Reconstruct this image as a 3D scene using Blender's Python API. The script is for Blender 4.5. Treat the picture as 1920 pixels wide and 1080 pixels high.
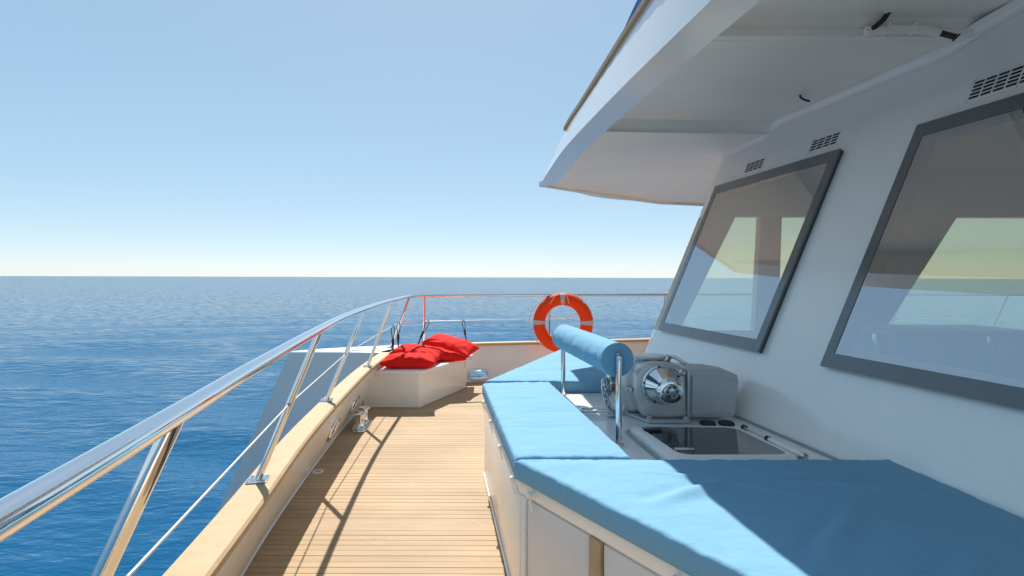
import bpy, bmesh, math, random
import numpy as np
from mathutils import Vector, Matrix, noise
random.seed(7)
for o in list(bpy.data.objects): bpy.data.objects.remove(o)
scene = bpy.context.scene
COL = scene.collection
R = math.radians

# ------------------------------------------------------------------ camera, sky, sun, exposure
EYE = 1.40
cam_d = bpy.data.cameras.new('camera'); cam = bpy.data.objects.new('camera', cam_d); COL.objects.link(cam)
cam_d.sensor_width = 36; cam_d.lens = 18.75; cam_d.shift_y = -20/1920
cam_d.clip_start = 0.05; cam_d.clip_end = 60000
cam.matrix_world = Matrix.Translation((0, 0, EYE)) @ Matrix.Rotation(R(90), 4, 'X') @ Matrix.Rotation(R(0.17), 4, 'Z')
scene.camera = cam

SUN_TO = Vector((-0.11, 0.77, 1.0)).normalized()          # towards the sun
elev = math.asin(SUN_TO.z); azim = math.atan2(SUN_TO.x, SUN_TO.y)
world = bpy.data.worlds.new('World'); scene.world = world; world.use_nodes = True
wn = world.node_tree.nodes; wl = world.node_tree.links
sky = wn.new('ShaderNodeTexSky'); sky.sky_type = 'NISHITA'; sky.sun_disc = False
sky.sun_elevation = elev; sky.sun_rotation = azim
sky.altitude = 0; sky.air_density = 0.6; sky.dust_density = 0.2; sky.ozone_density = 3.0
bg = wn['Background']; bg.inputs['Strength'].default_value = 0.15
gam = wn.new('ShaderNodeGamma'); gam.inputs['Gamma'].default_value = 0.35      # soft hazy summer sky: the whole dome evened out alike
hsv = wn.new('ShaderNodeHueSaturation'); hsv.inputs['Saturation'].default_value = 1.62; hsv.inputs['Hue'].default_value = 0.486
wl.new(sky.outputs['Color'], gam.inputs['Color']); wl.new(gam.outputs[0], hsv.inputs['Color']); wl.new(hsv.outputs[0], bg.inputs['Color'])
sun_d = bpy.data.lights.new('sun', 'SUN'); sun_d.energy = 2.1; sun_d.angle = R(0.53); sun_d.color = (1, 0.945, 0.85)
sun = bpy.data.objects.new('sun', sun_d); COL.objects.link(sun)
sun.rotation_euler = SUN_TO.to_track_quat('Z', 'Y').to_euler()
vs = scene.view_settings
vs.view_transform = 'Standard'; vs.look = 'None'; vs.gamma = 1; vs.use_curve_mapping = False; vs.exposure = 1.62
scene.render.engine = 'CYCLES'
scene.cycles.max_bounces = 12; scene.cycles.diffuse_bounces = 8; scene.cycles.glossy_bounces = 6; scene.cycles.transparent_max_bounces = 12
scene.cycles.caustics_reflective = False; scene.cycles.caustics_refractive = False

# ------------------------------------------------------------------ materials
MATS = {}
def mat(name, color, rough=0.5, metal=0.0, coat=0.0, sheen=0.0, spec=0.5, vary=0.0, vscale=6.0, bump=0.0, bscale=40.0, stretch=(1,1,1), ior=None):
    m = bpy.data.materials.new(name); m.use_nodes = True
    n = m.node_tree.nodes; l = m.node_tree.links; b = n['Principled BSDF']
    b.inputs['Base Color'].default_value = (*color, 1); b.inputs['Roughness'].default_value = rough
    b.inputs['Metallic'].default_value = metal; b.inputs['Coat Weight'].default_value = coat
    b.inputs['Coat Roughness'].default_value = 0.12
    b.inputs['Sheen Weight'].default_value = sheen; b.inputs['Specular IOR Level'].default_value = spec
    if ior: b.inputs['IOR'].default_value = ior
    tc = n.new('ShaderNodeTexCoord'); mp = n.new('ShaderNodeMapping'); mp.inputs['Scale'].default_value = stretch
    l.new(tc.outputs['Object'], mp.inputs['Vector'])
    if vary:
        t = n.new('ShaderNodeTexNoise'); t.inputs['Scale'].default_value = vscale; t.inputs['Detail'].default_value = 6; t.inputs['Roughness'].default_value = .62
        l.new(mp.outputs[0], t.inputs['Vector'])
        r = n.new('ShaderNodeValToRGB'); e = r.color_ramp.elements
        e[0].position = .3; e[1].position = .72
        e[0].color = (*[c*(1-vary) for c in color], 1); e[1].color = (*[min(1, c*(1+vary)) for c in color], 1)
        l.new(t.outputs['Fac'], r.inputs[0]); l.new(r.outputs[0], b.inputs['Base Color'])
        mr = n.new('ShaderNodeMapRange'); mr.inputs['To Min'].default_value = rough*.85; mr.inputs['To Max'].default_value = min(1, rough*1.2)
        l.new(t.outputs['Fac'], mr.inputs[0]); l.new(mr.outputs[0], b.inputs['Roughness'])
    if bump:
        t2 = n.new('ShaderNodeTexNoise'); t2.inputs['Scale'].default_value = bscale; t2.inputs['Detail'].default_value = 5
        l.new(mp.outputs[0], t2.inputs['Vector'])
        bp = n.new('ShaderNodeBump'); bp.inputs['Strength'].default_value = bump; bp.inputs['Distance'].default_value = .01
        l.new(t2.outputs['Fac'], bp.inputs['Height']); l.new(bp.outputs[0], b.inputs['Normal'])
    MATS[name] = m
    return m
WHITE = mat('gelcoat', (.90,.875,.835), .28, coat=.3, vary=.03, vscale=2.5, bump=.03, bscale=9)
WALLW = mat('wheelhouse_paint', (.93,.90,.855), .22, coat=.9, vary=.02, vscale=1.6, bump=.02, bscale=5)
CEIL = mat('ceiling_paint', (.92,.875,.80), .38, coat=.15, vary=.035, vscale=1.5, bump=.05, bscale=5, stretch=(.6,2.2,1))
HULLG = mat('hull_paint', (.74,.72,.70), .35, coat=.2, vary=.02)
TEAK = mat('teak', (.50,.345,.19), .55, vary=.10, vscale=14, bump=.12, bscale=60, stretch=(1,1,1))
DECKT = None
CHROME = mat('polished_steel', (.80,.80,.80), .045, metal=1, vary=.03, vscale=9)
STEEL = mat('satin_steel', (.62,.62,.62), .2, metal=1, vary=.06)
CAST = mat('cast_aluminium', (.62,.62,.61), .36, metal=.45, vary=.12, vscale=12, bump=.08, bscale=90)
MOTOR = mat('motor_cover_paint', (.52,.52,.52), .42, metal=.15, vary=.05, vscale=5, bump=.05, bscale=70)
BLACK = mat('black_rubber', (.018,.018,.02), .5, vary=.1)
DARK = mat('dark_void', (.02,.02,.022), .8)
FRIT = mat('window_band', (.11,.115,.12), .16, coat=1.0, vary=.05)
FRITE = mat('window_edge', (.035,.045,.045), .25)
ORANGE = mat('lifebuoy_orange', (.93,.058,.003), .6, spec=.25, vary=.06, vscale=5, bump=.05, bscale=30)
GREYB = mat('reflective_band', (.48,.49,.50), .35, vary=.06, vscale=30)
ROPE = mat('white_rope', (.72,.66,.56), .8, vary=.12, vscale=60)
WIRE = mat('lifeline_wire', (.72,.71,.68), .35, metal=.5)
INTER = mat('interior_lining', (.62,.52,.38), .6, vary=.08)
INTERD = mat('interior_dark', (.10,.10,.09), .6, vary=.08)
SOFA = mat('sofa_purple_fabric', (.10,.07,.16), .8, vary=.1)
BLUECOVER = mat('blue_canvas_cover', (.02,.13,.36), .7, vary=.08, vscale=20)
SEAL = mat('sealant', (.42,.41,.39), .6, vary=.15, vscale=20)

def fabric(name, color, weave=900, vary=.07, wr=.35, sheen=.35):
    m = mat(name, color, .85, sheen=sheen, vary=vary, vscale=38)
    n = m.node_tree.nodes; l = m.node_tree.links; b = n['Principled BSDF']
    b.inputs['Sheen Roughness'].default_value = .5
    b.inputs['Specular IOR Level'].default_value = .2
    tc = n['Texture Coordinate']
    v = n.new('ShaderNodeTexNoise'); v.inputs['Scale'].default_value = weave*.35; v.inputs['Detail'].default_value = 2
    l.new(tc.outputs['Object'], v.inputs['Vector'])
    w = n.new('ShaderNodeTexNoise'); w.inputs['Scale'].default_value = 5; w.inputs['Detail'].default_value = 4
    mp = n.new('ShaderNodeMapping'); mp.inputs['Scale'].default_value = (1, 2.6, 1)
    l.new(tc.outputs['Object'], mp.inputs['Vector']); l.new(mp.outputs[0], w.inputs['Vector'])
    b1 = n.new('ShaderNodeBump'); b1.inputs['Strength'].default_value = wr; b1.inputs['Distance'].default_value = .02
    b2 = n.new('ShaderNodeBump'); b2.inputs['Strength'].default_value = .35; b2.inputs['Distance'].default_value = .0015
    l.new(w.outputs['Fac'], b1.inputs['Height']); l.new(b1.outputs[0], b2.inputs['Normal'])
    l.new(v.outputs['Fac'], b2.inputs['Height']); l.new(b2.outputs[0], b.inputs['Normal'])
    return m
BLUE = fabric('blue_cushion_fabric', (.195,.405,.57), sheen=0.0, vary=.045)
RED = fabric('red_pillow_fabric', (.80,.014,.010), wr=.25, sheen=0.0)

def wood_plank():
    m = bpy.data.materials.new('synthetic_teak'); m.use_nodes = True
    n = m.node_tree.nodes; l = m.node_tree.links; b = n['Principled BSDF']
    tc = n.new('ShaderNodeTexCoord'); geo = n.new('ShaderNodeNewGeometry'); oi = n.new('ShaderNodeObjectInfo')
    mp = n.new('ShaderNodeMapping'); mp.inputs['Scale'].default_value = (2.2, 60, 60)
    l.new(geo.outputs['Position'], mp.inputs['Vector'])
    t = n.new('ShaderNodeTexNoise'); t.inputs['Scale'].default_value = 1; t.inputs['Detail'].default_value = 5
    l.new(mp.outputs[0], t.inputs['Vector'])
    r = n.new('ShaderNodeValToRGB'); r.color_ramp.elements[0].position = .25; r.color_ramp.elements[1].position = .8
    r.color_ramp.elements[0].color = (.39,.27,.155,1); r.color_ramp.elements[1].color = (.49,.352,.215,1)
    l.new(t.outputs['Fac'], r.inputs[0])
    # large blotches and scuffs
    t2 = n.new('ShaderNodeTexNoise'); t2.inputs['Scale'].default_value = 1.7; t2.inputs['Detail'].default_value = 6
    l.new(geo.outputs['Position'], t2.inputs['Vector'])
    r2 = n.new('ShaderNodeValToRGB'); r2.color_ramp.elements[0].position = .35; r2.color_ramp.elements[1].position = .7
    r2.color_ramp.elements[0].color = (.90,.90,.90,1); r2.color_ramp.elements[1].color = (1.06,1.05,1.03,1)
    l.new(t2.outputs['Fac'], r2.inputs[0])
    mx = n.new('ShaderNodeMix'); mx.data_type = 'RGBA'; mx.blend_type = 'MULTIPLY'; mx.inputs[0].default_value = 1
    l.new(r.outputs[0], mx.inputs[6]); l.new(r2.outputs[0], mx.inputs[7])
    mr = n.new('ShaderNodeMapRange'); mr.inputs['To Min'].default_value = .92; mr.inputs['To Max'].default_value = 1.07
    l.new(oi.outputs['Random'], mr.inputs[0])
    mx2 = n.new('ShaderNodeMix'); mx2.data_type = 'RGBA'; mx2.blend_type = 'MULTIPLY'; mx2.inputs[0].default_value = 1
    l.new(mx.outputs[2], mx2.inputs[6]); l.new(mr.outputs[0], mx2.inputs[7])
    # pale thin scratches: warped voronoi cell borders, masked to a few places
    wv = n.new('ShaderNodeTexVoronoi'); wv.feature = 'DISTANCE_TO_EDGE'; wv.inputs['Scale'].default_value = 1.6
    l.new(geo.outputs['Position'], wv.inputs['Vector'])
    ls = n.new('ShaderNodeMath'); ls.operation = 'LESS_THAN'; ls.inputs[1].default_value = .004
    l.new(wv.outputs['Distance'], ls.inputs[0])
    t3 = n.new('ShaderNodeTexNoise'); t3.inputs['Scale'].default_value = 3.1; l.new(geo.outputs['Position'], t3.inputs['Vector'])
    gt = n.new('ShaderNodeMath'); gt.operation = 'GREATER_THAN'; gt.inputs[1].default_value = .56
    l.new(t3.outputs['Fac'], gt.inputs[0])
    mu = n.new('ShaderNodeMath'); mu.operation = 'MULTIPLY'; l.new(ls.outputs[0], mu.inputs[0]); l.new(gt.outputs[0], mu.inputs[1])
    mu2 = n.new('ShaderNodeMath'); mu2.operation = 'MULTIPLY'; mu2.inputs[1].default_value = .14; l.new(mu.outputs[0], mu2.inputs[0])
    mx3 = n.new('ShaderNodeMix'); mx3.data_type = 'RGBA'; l.new(mu2.outputs[0], mx3.inputs[0])
    l.new(mx2.outputs[2], mx3.inputs[6]); mx3.inputs[7].default_value = (.75,.62,.45,1)
    l.new(mx3.outputs[2], b.inputs['Base Color'])
    b.inputs['Roughness'].default_value = .6; b.inputs['Specular IOR Level'].default_value = .3
    bp = n.new('ShaderNodeBump'); bp.inputs['Strength'].default_value = .15; bp.inputs['Distance'].default_value = .004
    l.new(t.outputs['Fac'], bp.inputs['Height']); l.new(bp.outputs[0], b.inputs['Normal'])
    return m
DECKT = wood_plank()
CAULK = mat('deck_caulk', (.20,.135,.075), .7)

def glass(name, tint, f0=.05, rough=.0):
    m = bpy.data.materials.new(name); m.use_nodes = True
    n = m.node_tree.nodes; l = m.node_tree.links; n.remove(n['Principled BSDF'])
    tr = n.new('ShaderNodeBsdfTransparent'); tr.inputs['Color'].default_value = (*tint, 1)
    gl = n.new('ShaderNodeBsdfGlossy'); gl.inputs['Roughness'].default_value = rough; gl.inputs['Color'].default_value = (.95,.97,1,1)
    geo = n.new('ShaderNodeNewGeometry')
    dt = n.new('ShaderNodeVectorMath'); dt.operation = 'DOT_PRODUCT'; l.new(geo.outputs['Normal'], dt.inputs[0]); l.new(geo.outputs['Incoming'], dt.inputs[1])
    def mth(op, a, b):
        k = n.new('ShaderNodeMath'); k.operation = op
        for q, v in enumerate((a, b)):
            if isinstance(v, (int, float)): k.inputs[q].default_value = v
            else: l.new(v, k.inputs[q])
        return k.outputs[0]
    c = mth('ABSOLUTE', dt.outputs['Value'], 0); sch = mth('POWER', mth('SUBTRACT', 1, c), 5)
    F = mth('ADD', mth('MULTIPLY', sch, 1-f0), f0)                        # Schlick reflectance of the coated outer face
    F = mth('MULTIPLY', F, mth('SUBTRACT', 1, geo.outputs['Backfacing']))
    mx = n.new('ShaderNodeMixShader'); l.new(F, mx.inputs[0]); l.new(tr.outputs[0], mx.inputs[1]); l.new(gl.outputs[0], mx.inputs[2])
    l.new(mx.outputs[0], n['Material Output'].inputs['Surface'])
    return m
GLASS = glass('tinted_window_glass', (.95,.95,.80), .50, .015)
GLASSC = glass('side_window_glass', (.93,.95,.90), .05)
HATCHG = mat('hatch_acrylic', (.012,.013,.014), .06, coat=.6, spec=.8, vary=.1, vscale=8)

def water():
    m = bpy.data.materials.new('sea_water'); m.use_nodes = True
    n = m.node_tree.nodes; l = m.node_tree.links; b = n['Principled BSDF']
    geo = n.new('ShaderNodeNewGeometry')
    last = None
    for sc, st, dist, det in (((.30,.85,1), .45, .09, 3), ((1.1,2.8,1), .8, .075, 3), ((3.0,7.5,1), .9, .030, 3)):
        mp = n.new('ShaderNodeMapping'); mp.inputs['Scale'].default_value = sc; mp.inputs['Rotation'].default_value = (0,0,R(10))
        l.new(geo.outputs['Position'], mp.inputs['Vector'])
        t = n.new('ShaderNodeTexNoise'); t.inputs['Scale'].default_value = 1; t.inputs['Detail'].default_value = det; t.inputs['Roughness'].default_value = .55
        l.new(mp.outputs[0], t.inputs['Vector'])
        bp = n.new('ShaderNodeBump'); bp.inputs['Strength'].default_value = st; bp.inputs['Distance'].default_value = dist
        l.new(t.outputs['Fac'], bp.inputs['Height'])
        if last: l.new(last.outputs[0], bp.inputs['Normal'])
        last = bp
    mp = n.new('ShaderNodeMapping'); mp.inputs['Scale'].default_value = (1.1, 3.2, 1); l.new(geo.outputs['Position'], mp.inputs['Vector'])
    t = n.new('ShaderNodeTexNoise'); t.inputs['Scale'].default_value = 1; t.inputs['Detail'].default_value = 4; l.new(mp.outputs[0], t.inputs['Vector'])
    sb_ = n.new('ShaderNodeVectorMath'); sb_.operation = 'SUBTRACT'; sb_.inputs[1].default_value = (.5,.5,.5); l.new(t.outputs['Color'], sb_.inputs[0])
    ml = n.new('ShaderNodeVectorMath'); ml.operation = 'MULTIPLY'; ml.inputs[1].default_value = (.55,1,0); l.new(sb_.outputs[0], ml.inputs[0])
    ln = n.new('ShaderNodeVectorMath'); ln.operation = 'LENGTH'; l.new(geo.outputs['Position'], ln.inputs[0])
    mr = n.new('ShaderNodeMapRange'); mr.inputs['From Min'].default_value = 6; mr.inputs['From Max'].default_value = 120; mr.inputs['To Min'].default_value = .2; mr.inputs['To Max'].default_value = 1.5
    l.new(ln.outputs['Value'], mr.inputs[0])
    sc_ = n.new('ShaderNodeVectorMath'); sc_.operation = 'SCALE'; l.new(ml.outputs[0], sc_.inputs[0]); l.new(mr.outputs[0], sc_.inputs['Scale'])
    ad = n.new('ShaderNodeVectorMath'); ad.operation = 'ADD'; l.new(last.outputs[0], ad.inputs[0]); l.new(sc_.outputs[0], ad.inputs[1])
    no = n.new('ShaderNodeVectorMath'); no.operation = 'NORMALIZE'; l.new(ad.outputs[0], no.inputs[0])
    n.remove(b)
    df = n.new('ShaderNodeBsdfDiffuse'); df.inputs['Color'].default_value = (.007,.088,.20,1); l.new(no.outputs[0], df.inputs['Normal'])
    gl = n.new('ShaderNodeBsdfGlossy'); gl.inputs['Color'].default_value = (.93,.98,1,1); gl.inputs['Roughness'].default_value = .07; l.new(no.outputs[0], gl.inputs['Normal'])
    dt = n.new('ShaderNodeVectorMath'); dt.operation = 'DOT_PRODUCT'; l.new(no.outputs[0], dt.inputs[0]); l.new(geo.outputs['Incoming'], dt.inputs[1])
    def mth(op, a, c):
        k = n.new('ShaderNodeMath'); k.operation = op; k.use_clamp = True
        for q, v in enumerate((a, c)):
            if isinstance(v, (int, float)): k.inputs[q].default_value = v
            else: l.new(v, k.inputs[q])
        return k.outputs[0]
    # Schlick reflectance of water; wave slopes keep it from reaching 1 at the horizon
    F = mth('ADD', mth('MULTIPLY', mth('POWER', mth('SUBTRACT', 1, dt.outputs['Value']), 5), .60), .025)
    mx = n.new('ShaderNodeMixShader'); l.new(F, mx.inputs[0]); l.new(df.outputs[0], mx.inputs[1]); l.new(gl.outputs[0], mx.inputs[2])
    l.new(mx.outputs[0], n['Material Output'].inputs['Surface'])
    return m
SEA = water()

# ------------------------------------------------------------------ mesh helpers
def link(name, me, material, parent=None, smooth=False):
    o = bpy.data.objects.new(name, me); COL.objects.link(o)
    if material and not me.materials: me.materials.append(material)
    if smooth:
        me.shade_smooth()
    if parent:
        o.parent = parent; o.matrix_parent_inverse = parent_matrix(parent).inverted()
    return o
def parent_matrix(p):
    m = Matrix.LocRotScale(p.location, p.rotation_euler, p.scale)
    if p.parent: m = parent_matrix(p.parent) @ p.matrix_parent_inverse @ m
    return m
def from_bm(name, bm, material, parent=None, smooth=False, angle=None):
    bmesh.ops.recalc_face_normals(bm, faces=bm.faces)
    if angle is not None:
        for f in bm.faces: f.smooth = True
        for e in bm.edges:
            e.smooth = len(e.link_faces) == 2 and e.calc_face_angle(0) < R(angle)
    me = bpy.data.meshes.new(name); bm.to_mesh(me); bm.free()
    return link(name, me, material, parent, smooth and angle is None)
def thing(name, label, cat, loc=(0,0,0), group=None):
    o = bpy.data.objects.new(name, None); COL.objects.link(o); o.location = loc; o.empty_display_size = .1
    tag(o, label, cat, group); return o
def tag(o, label, cat, group=None):
    o['label'] = label; o['category'] = cat
    if group: o['group'] = group
    return o
def bm_hexa(bm, pts):                     # pts: 4 bottom then 4 top
    v = [bm.verts.new(p) for p in pts]
    for f in ((0,3,2,1),(4,5,6,7),(0,1,5,4),(1,2,6,5),(2,3,7,6),(3,0,4,7)): bm.faces.new([v[i] for i in f])
    return v
def bevel_all(bm, w, seg=2, ang=30):
    es = [e for e in bm.edges if len(e.link_faces) == 2 and e.calc_face_angle(0) > R(ang)]
    if w > 0 and es: bmesh.ops.bevel(bm, geom=es, offset=w, segments=seg, profile=.5, affect='EDGES', clamp_overlap=True)
def box(name, c, s, material, parent=None, bevel=.004, seg=2, rotz=0):
    bm = bmesh.new(); x, y, z = [k/2 for k in s]
    bm_hexa(bm, [(-x,-y,-z),(x,-y,-z),(x,y,-z),(-x,y,-z),(-x,-y,z),(x,-y,z),(x,y,z),(-x,y,z)])
    bmesh.ops.recalc_face_normals(bm, faces=bm.faces); bevel_all(bm, bevel, seg)
    bmesh.ops.transform(bm, matrix=Matrix.Translation(c) @ Matrix.Rotation(rotz, 4, 'Z'), verts=bm.verts)
    return from_bm(name, bm, material, parent, angle=35)
def hexa(name, pts, material, parent=None, bevel=0, seg=2):
    bm = bmesh.new(); bm_hexa(bm, pts); bmesh.ops.recalc_face_normals(bm, faces=bm.faces); bevel_all(bm, bevel, seg)
    return from_bm(name, bm, material, parent, angle=35)
def prism(name, poly, z0, z1, material, parent=None, bevel=.004, seg=2, angle=35, mtx=None):
    bm = bmesh.new()
    a = [bm.verts.new((p[0], p[1], z0)) for p in poly]; b = [bm.verts.new((p[0], p[1], z1)) for p in poly]
    bm.faces.new(a[::-1]); bm.faces.new(b); n = len(poly)
    for i in range(n): bm.faces.new((a[i], a[(i+1)%n], b[(i+1)%n], b[i]))
    bmesh.ops.recalc_face_normals(bm, faces=bm.faces); bevel_all(bm, bevel, seg)
    if mtx: bmesh.ops.transform(bm, matrix=mtx, verts=bm.verts)
    return from_bm(name, bm, material, parent, angle=angle)
def frames(path):
    ts = []
    for i in range(len(path)):
        a = path[max(0, i-1)]; b = path[min(len(path)-1, i+1)]
        ts.append((b-a).normalized())
    up = Vector((0,0,1))
    if abs(ts[0].dot(up)) > .95: up = Vector((1,0,0))
    u = ts[0].cross(up).normalized(); out = []
    for t in ts:
        u = (u - t*u.dot(t)).normalized(); out.append((u, t.cross(u)))
    return out
def bm_tube(bm, path, r, n=12, closed=False, cap=True):
    path = [Vector(p) for p in path]; fr = frames(path); rings = []
    for i, (p, (u, v)) in enumerate(zip(path, fr)):
        rr = r[i] if isinstance(r, (list, tuple)) else r
        rings.append([bm.verts.new(p + (u*math.cos(2*math.pi*k/n) + v*math.sin(2*math.pi*k/n))*rr) for k in range(n)])
    for a, b in zip(rings[:-1], rings[1:]):
        for k in range(n): bm.faces.new((a[k], a[(k+1)%n], b[(k+1)%n], b[k]))
    if cap: bm.faces.new(rings[0][::-1]); bm.faces.new(rings[-1])
def tube(name, path, r, material, parent=None, n=14):
    bm = bmesh.new(); bm_tube(bm, path, r, n)
    return from_bm(name, bm, material, parent, angle=50)
def bm_lathe(bm, prof, mtx, n=40, closed=False):      # prof: (radius, height along local z)
    rings = []
    for r, h in prof:
        if r < 1e-6: rings.append([bm.verts.new(mtx @ Vector((0,0,h)))])
        else: rings.append([bm.verts.new(mtx @ Vector((r*math.cos(2*math.pi*k/n), r*math.sin(2*math.pi*k/n), h))) for k in range(n)])
    for a, b in zip(rings[:-1], rings[1:]):
        for k in range(n):
            q = [a[k % len(a)], a[(k+1) % len(a)], b[(k+1) % len(b)], b[k % len(b)]]
            u = []
            for v in q:
                if v not in u: u.append(v)
            if len(u) > 2: bm.faces.new(u)
def lathe(name, prof, mtx, material, parent=None, n=40, angle=35):
    bm = bmesh.new(); bm_lathe(bm, prof, mtx, n)
    return from_bm(name, bm, material, parent, angle=angle)
def spline(pts, per=8):                    # Catmull-Rom through points
    P = [Vector(p) for p in pts]; P = [P[0]*2-P[1]] + P + [P[-1]*2-P[-2]]; out = []
    for i in range(1, len(P)-2):
        a, b, c, d = P[i-1:i+3]
        for k in range(per):
            t = k/per
            out.append(.5*((2*b) + (c-a)*t + (2*a-5*b+4*c-d)*t*t + (3*b-a-3*c+d)*t**3))
    out.append(P[-2]); return out
def axis_mtx(o, d):                         # local z along d, origin at o
    return Matrix.Translation(o) @ Vector(d).normalized().to_track_quat('Z', 'Y').to_matrix().to_4x4()
def dup(o, parent=None):
    c = o.copy(); COL.objects.link(c); c.parent = parent; 
    return c

# ------------------------------------------------------------------ the sea
SEA_Z = -2.6
def build_sea():
    na, nr = 1080, 330
    rad = np.concatenate([[0.0], np.geomspace(1.2, 30000, nr-1)])
    ang = np.linspace(0, 2*np.pi, na, endpoint=False)
    RR, AA = np.meshgrid(rad, ang, indexing='ij')
    X = RR*np.sin(AA); Y = RR*np.cos(AA); Z = np.zeros_like(X)
    cell = np.maximum(RR*2*np.pi/na, np.gradient(rad)[:,None]*np.ones_like(AA))
    rng = np.random.default_rng(3)
    for k in range(46):
        lam = 0.6*(9/0.6)**rng.random()
        th = R(12) + rng.normal(0, R(26) if lam < 2.2 else R(11))
        slope = .024*(.6 + .8*rng.random())*(1.0 if lam < 2.2 else .70)
        amp = slope*lam/(2*np.pi)
        kx, ky = np.sin(th)*2*np.pi/lam, np.cos(th)*2*np.pi/lam
        fade = np.clip((lam/cell - 3)/3, 0, 1)
        ph = kx*X + ky*Y + rng.random()*6.28 + .5*np.sin(.13*X+.07*Y+k)
        Z += amp*fade*np.sin(ph)
    V = np.stack([X, Y, Z + SEA_Z], -1).reshape(-1, 3)
    i = np.arange(nr-1)[:,None]*na; j = np.arange(na)[None,:]; j2 = (j+1) % na
    F = np.stack([i+j, i+j2, i+na+j2, i+na+j], -1).reshape(-1, 4)[:, ::-1]
    me = bpy.data.meshes.new('sea')
    me.vertices.add(len(V)); me.vertices.foreach_set('co', V.ravel())
    me.loops.add(F.size); me.loops.foreach_set('vertex_index', F.ravel().astype(np.int32))
    me.polygons.add(len(F)); me.polygons.foreach_set('loop_start', np.arange(0, F.size, 4, dtype=np.int32))
    me.update(calc_edges=True); me.validate()
    o = link('sea', me, SEA, smooth=True); o['kind'] = 'structure'
    return o
build_sea()

# ------------------------------------------------------------------ foredeck
def interp(pts, y):
    ys = [p[0] for p in pts]; xs = [p[1] for p in pts]
    return float(np.interp(y, ys, xs))
BASE_L = [(-1.6,-.72),(0,-.93),(1,-1.065),(2.5,-1.262),(3.825,-1.434),(5.71,-1.60),(6.6,-1.65)]   # (Y, X) foot of the left bulwark
deck = thing('deck', 'caramel synthetic teak side deck with dark seams', 'deck', (0,3,0))
del deck['category']; del deck['label']; deck['kind'] = 'structure'
hexa('deck_bed', [(-.60,-1.6,-.06),(8,-1.6,-.06),(8,8.2,-.06),(-1.60,6.6,-.06),(-.60,-1.6,-.008),(8,-1.6,-.008),(8,8.2,-.008),(-1.60,6.6,-.008)], CAULK, deck)
PLW, GAP = .0535, .0036
bm = bmesh.new(); bm_hexa(bm, [(-.5,-.5,-.5),(.5,-.5,-.5),(.5,.5,-.5),(-.5,.5,-.5),(-.5,-.5,.5),(.5,-.5,.5),(.5,.5,.5),(-.5,.5,.5)])
bmesh.ops.recalc_face_normals(bm, faces=bm.faces)
plank_me = bpy.data.meshes.new('plank'); bm.to_mesh(plank_me); bm.free(); plank_me.materials.append(DECKT)
y = 2.945-PLW*84; k = 0
while y < 7.3:
    w = PLW
    if abs(y-2.945) < PLW/2: w = .152
    x0 = interp(BASE_L, y) - .05 if y < 6.6 else -1.65 + (y-6.6)*1.6
    x1 = .55 if y < 3.9 else .5 + max(0, y-5.2)*3
    p = bpy.data.objects.new('plank', plank_me); COL.objects.link(p); p.parent = deck
    p.matrix_parent_inverse = Matrix.Translation((0,-3,0))
    p.location = ((x0+x1)/2, y+w/2, -.004 + random.uniform(-.0006,.0006)); p.scale = (x1-x0, w-GAP, .008)
    y += w; k += 1

# ------------------------------------------------------------------ bulwark with teak cap
CAP_IN = spline([(-.40,-1.6,0),(-.66,0,0),(-.82,1,0),(-.98,2.045,0),(-1.145,3.03,0),(-1.285,4.2,0),(-1.385,5.25,0),(-1.44,6.45,0)], 5)
FAR_IN = spline([(-1.44,6.45,0),(-1.30,6.72,0),(-.98,7.05,0),(-.55,7.24,0),(.25,7.42,0),(1.07,7.58,0),(2.1,7.83,0),(3.5,8.0,0),(5.5,8.1,0),(8.2,8.1,0)], 5)
capin = CAP_IN + FAR_IN[1:]
CAP_Z, CAP_T, CAP_W = .50, .034, .145
def normals2d(path):
    out = []
    for i in range(len(path)):
        t = (path[min(i+1, len(path)-1)] - path[max(i-1, 0)]).normalized()
        out.append(Vector((-t.y, t.x, 0)))           # to the left of travel = outboard
    return out
capn = normals2d(capin)
bul = thing('bulwark', 'white bulwark with tan teak cap curving round the foredeck edge', 'bulwark', (-1.4,4,0))
bm = bmesh.new(); rings = []
for p, nn in zip(capin, capn):
    a = p - nn*.0; b = p + nn*CAP_W; e = .010
    prof = [(a, CAP_Z-CAP_T), (b, CAP_Z-CAP_T), (b, CAP_Z-e), (b-nn*e, CAP_Z), (a+nn*e, CAP_Z), (a, CAP_Z-e)]
    rings.append([bm.verts.new((q.x, q.y, z)) for q, z in prof])
for r0, r1 in zip(rings[:-1], rings[1:]):
    for k in range(6): bm.faces.new((r0[k], r0[(k+1)%6], r1[(k+1)%6], r1[k]))
bm.faces.new(rings[0]); bm.faces.new(rings[-1][::-1])
TEAKCAP = TEAK
from_bm('cap_rail', bm, TEAKCAP, bul, angle=22)
# inner wall: foot line shifts outboard below the cap on the left, upright along the far side
def inner_pt(i, z):
    p, nn = capin[i], capn[i]
    top = p + nn*.022
    if i <= len(CAP_IN)-1: off = .20
    else: off = max(-.11, .20 - .31*(i-len(CAP_IN)+1)/12)
    foot = p + nn*off
    t = z/(CAP_Z-CAP_T)
    q = foot.lerp(top, t); return Vector((q.x, q.y, z))
ZT = CAP_Z-CAP_T
def locate(cond):                              # segment of the inner wall holding a fairlead
    return min(range(len(capin)-1), key=lambda i: (cond - ((inner_pt(i,.2)+inner_pt(i+1,.2))/2)).length)
FL = [Vector((-1.405,4.2,.2)), Vector((-1.455,5.05,.2)), Vector((-.43,7.1,.095))]
FL_SIZE = [(.115,.065),(.115,.065),(.125,.062)]
fl_frames = []
bm = bmesh.new()
holes = {}
arc = [0]
for i in range(len(capin)-1): arc.append(arc[-1] + (inner_pt(i+1,.2)-inner_pt(i,.2)).length)
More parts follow.
